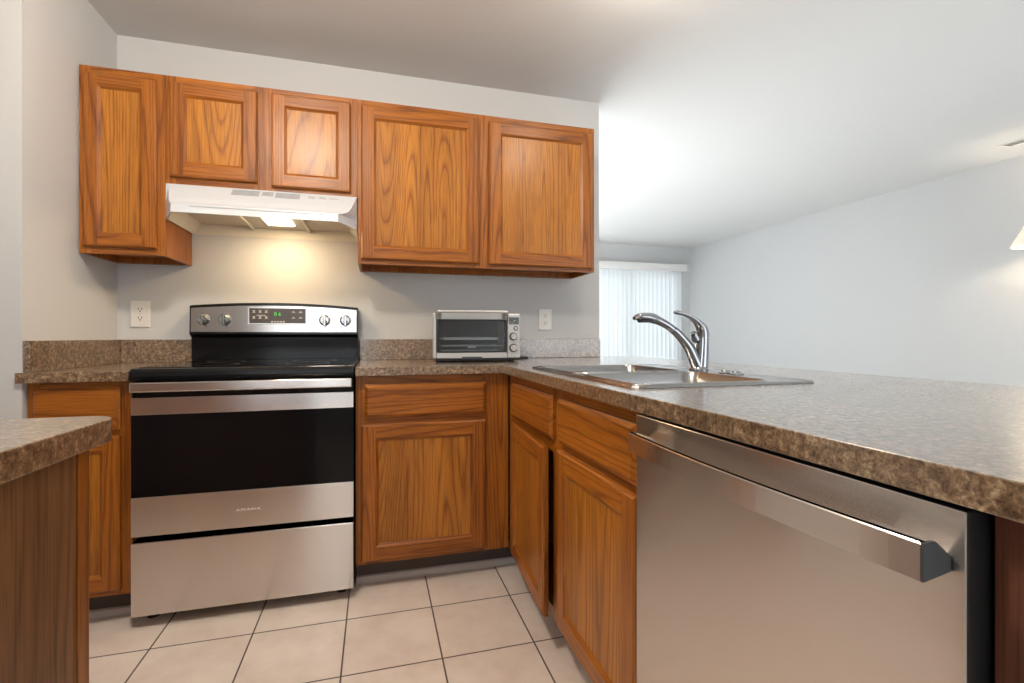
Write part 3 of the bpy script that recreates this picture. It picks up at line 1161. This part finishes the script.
for bw in (b1, b2):
    bm = BM()
    xa, xc, ya_, yc = bw
    rings = []
    for ins, z, r in ((-0.0002, zr - 0.0024, 0.045), (0.003, zr - 0.007, 0.044), (0.008, KZ1 - 0.10, 0.042), (0.014, KZ1 - 0.145, 0.040),
                      (0.030, KZ1 - 0.165, 0.034), (0.055, KZ1 - 0.170, 0.02)):
        rings.append([(x, y, z) for x, y in rrect(xa + ins, xc - ins, ya_ + ins, yc - ins, r, 6)])
    loft(bm, rings, cap0=False)
    bo = part('bowl', bm, STEEL_SINK, sk, smooth=True, angle=60)
    bm = BM()
    rings = []
    for ins, dz, r in ((-0.009, -0.0022, 0.054), (-0.007, 0.0005, 0.052), (-0.004, 0.0016, 0.049), (-0.0012, 0.0005, 0.046), (-0.0004, -0.0022, 0.045)):
        rings.append([(x, y, zr + dz) for x, y in rrect(xa + ins, xc - ins, ya_ + ins, yc - ins, r, 6)])
    loft(bm, rings, cap0=False, cap1=False)
    part('bowl_lip', bm, STEEL_SINK, bo, smooth=True, angle=80)
    bm = BM()
    lathe(bm, ((xa + xc) / 2, (ya_ + yc) / 2, KZ1 - 0.1698), (0, 0, 1), [(0.045, 0), (0.043, 0.003), (0.030, 0.001), (0.0, 0.0005)], 24, cap0=False, cap1=False)
    part('drain', bm, CHROME, bo, smooth=True)

# faucet
fy = -1.21
fa = root('faucet', (1.93, fy, zr), 'chrome pull-out kitchen faucet with a raised lever handle on the sink deck', 'faucet')
bm = BM()
lathe(bm, (1.930, fy, zr - 0.0008), (0, 0, 1), [(0.034, 0), (0.034, 0.004), (0.030, 0.009), (0.026, 0.012)], 28)
part('base_flange', bm, CHROME, fa, smooth=True)
bm = BM()
sweep(bm, [(1.938, fy, zr + 0.010), (1.942, fy, 0.965), (1.945, fy, 1.005), (1.946, fy, 1.030)],
      [0.025, 0.0235, 0.0215, 0.021], n=22)
part('column', bm, CHROME, fa, smooth=True)
bm = BM()
sweep(bm, [(1.925, fy, zr + 0.012), (1.912, fy, 0.955), (1.893, fy, 0.992), (1.868, fy, 1.022), (1.842, fy, 1.047), (1.828, fy, 1.057)],
      [(0.019, 0.023), (0.018, 0.021), (0.017, 0.019), (0.016, 0.016), (0.015, 0.0145), (0.0145, 0.014)], n=20)
part('spout_arm', bm, CHROME, fa, smooth=True)
bm = BM()
sweep(bm, [(1.8265, fy, 1.0580), (1.800, fy, 1.0745), (1.768, fy, 1.0890), (1.745, fy, 1.0965), (1.720, fy, 1.1000), (1.695, fy, 1.1000), (1.678, fy, 1.0945)],
      [0.0135, 0.0135, 0.0150, 0.0175, (0.0195, 0.0155), (0.0185, 0.012), (0.011, 0.006)], n=20)
sp = part('spray_head', bm, CHROME, fa, smooth=True)
bm = BM()
loft(bm, [[(x, y, 1.0815) for x, y in rrect(1.694, 1.744, fy - 0.015, fy + 0.015, 0.0145)], [(x, y, 1.090) for x, y in rrect(1.690, 1.748, fy - 0.017, fy + 0.017, 0.0165)]])
part('spray_nozzle', bm, CHARCOAL, sp)
bm = BM()
sweep(bm, [(1.9462, fy, 1.031), (1.945, fy, 1.050), (1.938, fy, 1.068), (1.922, fy, 1.085), (1.900, fy, 1.100), (1.872, fy, 1.111), (1.845, fy, 1.117), (1.833, fy, 1.117)],
      [0.0215, 0.0215, (0.020, 0.018), (0.016, 0.0125), (0.013, 0.0085), (0.011, 0.0070), (0.010, 0.0080), (0.007, 0.005)], n=20)
part('lever_handle', bm, CHROME, fa, smooth=True)
bm = BM()
lathe(bm, (1.9205, fy, 1.020), (-0.45, 0, 1), [(0.008, -0.006), (0.0135, 0.0), (0.0145, 0.010), (0.0115, 0.020), (0.012, 0.028), (0.007, 0.036)], 20)
part('handle_collar', bm, CHROME, fa, smooth=True)
for yy in (-1.345, -1.395):
    bm = BM()
    lathe(bm, (1.930, yy, zr - 0.0018), (0, 0, 1), [(0.021, 0), (0.021, 0.003), (0.014, 0.006), (0.012, 0.010), (0.0, 0.012)], 20, cap1=False)
    o = part('sink_hole_cover', bm, CHROME, smooth=True, loc=(1.930, yy, zr))
    tag(o, 'small chrome cap on the sink deck, ' + ('next to the faucet' if yy > -1.36 else 'farther from the faucet of the two'), 'cap', 'chrome caps on the sink deck')

# ---------------------------------------------------------------- toaster oven
to = root('toaster_oven', (1.315, -0.24, KZ1), 'silver countertop toaster oven with glass door in the corner', 'toaster oven')
ROT = T((1.315, -0.37, 0)) @ Matrix.Rotation(R(-3.0), 4, 'Z')
tx0, tx1, tdx = -0.213, 0.212, 0.147      # left, right, end of door relative to the middle
z0, z1 = 0.929, 1.146


def tpart(name, bm, mat, parent, **kw):
    bmesh.ops.transform(bm, matrix=ROT, verts=bm.verts)
    return part(name, bm, mat, parent, **kw)


bm = BM()      # shell narrowing a little to the back, with a hollow cavity on the door side
box(bm, tx0 + 0.004, tx0 + 0.016, 0.020, 0.270, z0, z1)
box(bm, tdx, tx1 - 0.003, 0.012, 0.270, z0, z1)
box(bm, tx0 + 0.016, tdx, 0.020, 0.270, z1 - 0.012, z1)
box(bm, tx0 + 0.016, tdx, 0.020, 0.270, z0, z0 + 0.012)
box(bm, tx0 + 0.016, tdx, 0.258, 0.270, z0 + 0.012, z1 - 0.012)
for v in bm.verts:
    if v.co.x < 0:
        v.co.x += max(0, v.co.y) * 0.10
tpart('body', bm, SILVER_PAINT, to, bevel=0.002)
bm = BM()
box(bm, tx0 + 0.042, tdx - 0.001, 0.250, 0.257, z0 + 0.013, z1 - 0.013)
box(bm, tx0 + 0.042, tdx - 0.001, 0.022, 0.249, z0 + 0.0125, z0 + 0.016)
box(bm, tx0 + 0.042, tdx - 0.001, 0.022, 0.249, z1 - 0.016, z1 - 0.0125)
tpart('cavity_liner', bm, CAVITY, to)
bm = BM()
box(bm, tx0, tx0 + 0.017, -0.002, 0.019, z0, z1, bevel=0.005)
tpart('side_bezel', bm, SILVER_PAINT, to)
bm = BM()
box(bm, tx0 + 0.018, tdx - 0.001, 0.000, 0.014, z0 + 0.001, z0 + 0.027, bevel=0.002)
tpart('bottom_rail', bm, SILVER_PAINT, to)
bm = BM()
box(bm, -0.075, 0.022, -0.0035, 0.002, z0 - 0.003, z0 + 0.008, bevel=0.001)
tpart('crumb_tray_pull', bm, CHARCOAL, to)
# door: black border, glass, silver top strip, bar handle
dx0, dx1 = tx0 + 0.018, tdx - 0.002
bm = BM()
box(bm, dx0, dx0 + 0.012, 0.000, 0.012, z0 + 0.029, z1 - 0.030)
box(bm, dx1 - 0.012, dx1, 0.000, 0.012, z0 + 0.029, z1 - 0.030)
box(bm, dx0 + 0.012, dx1 - 0.012, 0.000, 0.012, z0 + 0.029, z0 + 0.034)
box(bm, dx0 + 0.012, dx1 - 0.012, 0.000, 0.012, z1 - 0.036, z1 - 0.030)
dd = tpart('door', bm, BLACK_MATT, to)
bm = BM()
box(bm, dx0 + 0.0125, dx1 - 0.0125, 0.003, 0.007, z0 + 0.0345, z1 - 0.0365)
tpart('door_glass', bm, OVEN_GLASS, dd)
bm = BM()
box(bm, dx0, dx1, 0.000, 0.012, z1 - 0.0295, z1 - 0.001, bevel=0.001)
tpart('door_top_strip', bm, SILVER_PAINT, dd)
bm = BM()
box(bm, dx0 + 0.004, dx1 + 0.000, -0.036, -0.020, z1 - 0.001, z1 + 0.013, bevel=0.005)
hh_ = tpart('door_handle', bm, SILVER_PAINT, dd)
BRONZE = plain('bronze_grey_bracket', (0.22, 0.20, 0.17, 1), 0.4, 0.5)
for xx in (dx0 + 0.002, dx1 - 0.022):
    bm = BM()
    box(bm, xx, xx + 0.020, -0.0195, -0.0005, z1 - 0.026, z1 + 0.008, bevel=0.003)
    tpart('handle_bracket', bm, BRONZE, hh_)
# racks and pan seen through the glass
bm = BM()
for zz in (z0 + 0.060,):
    for k in range(24):
        xx = tx0 + 0.048 + k * 0.0130
        cyl(bm, (xx, 0.020, zz), (xx, 0.245, zz), 0.0013, n=6)
    for yy in (0.020, 0.245):
        cyl(bm, (tx0 + 0.046, yy, zz), (tdx - 0.010, yy, zz), 0.003, n=8)
tpart('wire_rack', bm, PAN, to)
bm = BM()
box(bm, -0.045, -0.005, 0.013, 0.017, z0 + 0.050, z0 + 0.060)
tpart('rack_clip', bm, PAN, to)
bm = BM()
box(bm, tx0 + 0.050, tdx - 0.040, 0.016, 0.240, z0 + 0.088, z0 + 0.101, bevel=0.004)
tpart('baking_pan', bm, PAN, to)
bm = BM()
for yy in (0.07, 0.20):
    cyl(bm, (tx0 + 0.046, yy, z0 + 0.034), (tdx - 0.004, yy, z0 + 0.034), 0.004, n=10)
tpart('heating_element', bm, SILVER_PAINT, to, smooth=True)
# control panel
bm = BM()
box(bm, tdx + 0.001, tx1, -0.003, 0.0115, z0, z1, bevel=0.006)
pn = tpart('control_panel', bm, SILVER_PAINT, to)
bm = BM()
box(bm, tdx + 0.008, tx1 - 0.008, -0.0042, -0.0031, z1 - 0.053, z1 - 0.018)
tpart('lcd_screen', bm, LCD, pn)
bm = BM()
for k, (a_, b_) in enumerate(((0.012, 0.018), (0.022, 0.028), (0.031, 0.035))):
    box(bm, tdx + a_, tdx + b_, -0.0047, -0.0043, z1 - 0.046, z1 - 0.044)
box(bm, tdx + 0.030, tdx + 0.042, -0.0047, -0.0043, z1 - 0.036, z1 - 0.033)
tpart('screen_marking', bm, PRINT_LIGHT, pn)
kx = (tdx + tx1) / 2
for zz, rr, nm in ((z1 - 0.072, 0.0085, 'push_button'), (z1 - 0.112, 0.0165, 'dial'), (z1 - 0.168, 0.0175, 'dial')):
    bm = BM()
    xk = kx + (0.009 if nm == 'push_button' else -0.003)
    lathe(bm, (xk, -0.0031, zz), (0, -1, 0), [(rr + 0.003, 0), (rr + 0.003, 0.002)], 28, 1)
    lathe(bm, (xk, -0.0052, zz), (0, -1, 0), [(rr, 0), (rr * 0.95, 0.014 if nm == 'dial' else 0.004), (rr * 0.85, 0.0155 if nm == 'dial' else 0.005)], 28, 0)
    tpart(nm, bm, [STEEL_H, BLACK_MATT], pn, smooth=True)
bm = BM()
box(bm, tx0 + 0.012, tx1 - 0.008, 0.012, 0.255, KZ1 + 0.0065, z0 - 0.0005)
for v in bm.verts:
    if v.co.x < 0:
        v.co.x += max(0, v.co.y) * 0.10
tpart('base_tray', bm, BLACK_MATT, to)
for xx in (tx0 + 0.03, tx1 - 0.04):
    for yy in (0.035, 0.225):
        bm = BM()
        xq = xx + (0.030 if (yy > 0.1 and xx < 0) else 0)
        lathe(bm, (xq, yy, KZ1 + 0.0005), (0, 0, 1), [(0.014, 0), (0.016, 0.003), (0.016, 0.0055)], 18)
        tpart('foot', bm, BLACK_MATT, to, smooth=True)
# the power plug lead lying beside it
bm = BM()
sweep(bm, [(1.545, -0.10, KZ1 + 0.0052), (1.585, -0.13, KZ1 + 0.0052), (1.625, -0.12, KZ1 + 0.0052), (1.66, -0.07, KZ1 + 0.0052), (1.675, -0.030, KZ1 + 0.0052)],
      [0.0045] * 5, side=(0, 0, 1), n=8)
tpart_o = part('power_cord', bm, BLACK_MATT, to, smooth=True)


# ---------------------------------------------------------------- outlets
def outlet(x0, x1, z0, z1, label):
    o = root('wall_outlet', ((x0 + x1) / 2, 0, (z0 + z1) / 2), label, 'outlet', 'duplex outlets on the back wall')
    xm = (x0 + x1) / 2
    zm = (z0 + z1) / 2
    bm = BM()
    box(bm, x0, x1, -0.0075, -0.0004, z0, z1, bevel=0.003)
    part('cover_plate', bm, OUTLET_WHITE, o)
    for dz in (0.0205, -0.0205):
        bm = BM()
        pts = [(xm + 0.017 * math.cos(t) * 1.0, zm + dz + max(-0.0135, min(0.0135, 0.0172 * math.sin(t)))) for t in [2 * math.pi * i / 28 for i in range(28)]]
        loft(bm, [[(x, -0.0076, z) for x, z in pts], [(x, -0.0100, z) for x, z in pts]])
        s = part('socket', bm, OUTLET_WHITE, o)
        bm = BM()
        for sx_ in (-0.0075, 0.0055):
            box(bm, xm + sx_, xm + sx_ + 0.0026, -0.0104, -0.0099, zm + dz - 0.002, zm + dz + 0.0078)
        lathe(bm, (xm, -0.0099, zm + dz - 0.0078), (0, -1, 0), [(0.0030, 0), (0.0030, 0.0005)], 12)
        part('socket_slots', bm, SLOT, s)
    bm = BM()
    lathe(bm, (xm, -0.0076, zm), (0, -1, 0), [(0.0030, 0), (0.0024, 0.0010)], 12)
    part('screw', bm, STEEL_H, o)


outlet(-0.258, -0.178, 1.078, 1.202, 'white wall outlet left of the stove, above the short counter')
outlet(1.751, 1.831, 1.072, 1.194, 'white wall outlet right of the toaster oven, near the wall end')

# ---------------------------------------------------------------- living room: blinds, lamp, register
vb = root('vertical_blind', (4.55, 3.93, 1.1), 'white vertical blinds closed over the sliding door in the far room', 'blinds')
bm = BM()
box(bm, 3.52, 5.500, 3.86, 3.9985, 2.040, 2.148, bevel=0.004)
part('valance', bm, METAL_WHITE, vb)
me_v = None
nv = 26
for i in range(nv):
    x = 3.555 + i * 0.0745
    if me_v is None:
        bm = BM()
        pts = []
        for kx_ in range(7):
            u = kx_ / 6 * 2 - 1
            pts.append((u * 0.0445, -0.006 * (1 - u * u)))
        back = [(px, py + 0.0012) for px, py in reversed(pts)]
        rg = pts + back
        loft(bm, [[(px, py, -1.035) for px, py in rg], [(px, py, 0.955) for px, py in rg]])
        bmesh.ops.rotate(bm, verts=bm.verts, cent=(0, 0, 0), matrix=Matrix.Rotation(R(15), 3, 'Z'))
        bmesh.ops.recalc_face_normals(bm, faces=bm.faces)
        me_v = bpy.data.meshes.new('vane')
        bm.to_mesh(me_v)
        bm.free()
        me_v.materials.append(VANE)
    o = bpy.data.objects.new('vane', me_v)
    COL.objects.link(o)
    o.parent = vb
    o.location = (x - 4.55, 0.0, 0.0)

lp = root('wall_lamp', (5.40, -0.375, 1.70), 'glowing cream lamp shade near the right wall of the far room', 'lamp')
lc_, ly = 5.40, -0.375
bm = BM()
n = 40
zb_, zt_ = 1.682, 1.848
rb, rt = 0.165, 0.090
ring = lambda r, z: [(lc_ + r * math.cos(2 * math.pi * i / n), ly + r * math.sin(2 * math.pi * i / n), z) for i in range(n)]
loft(bm, [ring(rb, zb_ + 0.012), ring(rt, zt_), ring(rt - 0.003, zt_), ring(rb - 0.003, zb_ + 0.012)], cap0=False, cap1=False)
vs_all = list(bm.verts)
part('lamp_shade', bm, SHADE, lp, smooth=True)
bm = BM()
loft(bm, [ring(rb + 0.0015, zb_), ring(rb + 0.001, zb_ + 0.0118), ring(rb - 0.003, zb_ + 0.0118), ring(rb - 0.003, zb_), ring(rb + 0.0015, zb_)], cap0=False, cap1=False)
part('shade_trim', bm, SHADE, lp)
bm = BM()
cyl(bm, (lc_, ly, 1.665), (lc_, ly, 1.700), 0.016, n=16)
cyl(bm, (lc_, ly, 1.60), (lc_, ly, 1.665), 0.008, n=12)
part('lamp_socket', bm, STEEL_H, lp, smooth=True)
bm = BM()
lathe(bm, (lc_, ly, 1.7005), (0, 0, 1), [(0.012, 0), (0.019, 0.018), (0.019, 0.036), (0.012, 0.050), (0.0, 0.053)], 20, cap1=False)
part('bulb', bm, plain('lamp_bulb_glass', (0.95, 0.9, 0.8, 1), 0.3, ecol=(1, 0.82, 0.6, 1), estr=6.0), lp, smooth=True)
bm = BM()
sweep(bm, [(lc_, ly, 1.605), (lc_ + 0.02, ly - 0.03, 1.575), (lc_ + 0.10, ly - 0.10, 1.560), (lc_ + 0.20, ly - 0.16, 1.575), (XR - 0.020, ly - 0.18, 1.590)], [0.007] * 5, side=(0, 0, 1), n=10)
part('lamp_arm', bm, STEEL_H, lp, smooth=True)
bm = BM()
lathe(bm, (XR - 0.001, ly - 0.18, 1.590), (-1, 0, 0), [(0.055, 0), (0.055, 0.010), (0.030, 0.018)], 28)
part('wall_plate', bm, STEEL_H, lp, smooth=True)
pl = bpy.data.lights.new('lamp_glow', 'POINT')
pl.energy = 15
pl.color = (1.0, 0.80, 0.58)
pl.shadow_soft_size = 0.03
po = bpy.data.objects.new('lamp_glow', pl)
po.location = (lc_, ly, 1.730)
COL.objects.link(po)

rg_ = root('ceiling_register', (5.30, -0.40, CZ), 'white louvred air register on the ceiling by the right wall', 'air vent')
bm = BM()
xa, xc, ya_, yc = 5.235, 5.355, -0.56, -0.205
for q in ((xa, xa + 0.018, ya_, yc), (xc - 0.018, xc, ya_, yc), (xa + 0.018, xc - 0.018, ya_, ya_ + 0.018), (xa + 0.018, xc - 0.018, yc - 0.018, yc)):
    box(bm, q[0], q[1], q[2], q[3], CZ - 0.006, CZ - 0.0005)
part('register_frame', bm, METAL_WHITE, rg_, bevel=0.002)
bm = BM()
for k in range(5):
    xk = xa + 0.024 + k * 0.0165
    vs = box(bm, xk, xk + 0.014, ya_ + 0.019, yc - 0.019, CZ - 0.0062, CZ - 0.0050)
    for v in vs:
        v.co.z += (v.co.x - xk) * 0.30
part('louvres', bm, METAL_WHITE, rg_)


# ---------------------------------------------------------------- kitchen ceiling lights (above the frame)
def ceiling_light(x, y, r, label):
    o = root('ceiling_light', (x, y, CZ), label, 'ceiling light', 'round kitchen ceiling lights')
    bm = BM()
    lathe(bm, (x, y, CZ - 0.0005), (0, 0, -1), [(r + 0.02, 0), (r + 0.02, 0.020), (r + 0.010, 0.028)], 40)
    part('base', bm, METAL_WHITE, o, smooth=True)
    bm = BM()
    lathe(bm, (x, y, CZ - 0.0290), (0, 0, -1), [(r, 0), (r * 0.93, 0.010), (r * 0.75, 0.019), (r * 0.45, 0.025), (r * 0.01, 0.027)], 40)
    part('dome', bm, DOME, o, smooth=True)


ceiling_light(0.42, -1.57, 0.15, 'round flush ceiling light over the middle of the kitchen floor')
ceiling_light(1.80, -1.20, 0.12, 'round flush ceiling light over the sink')
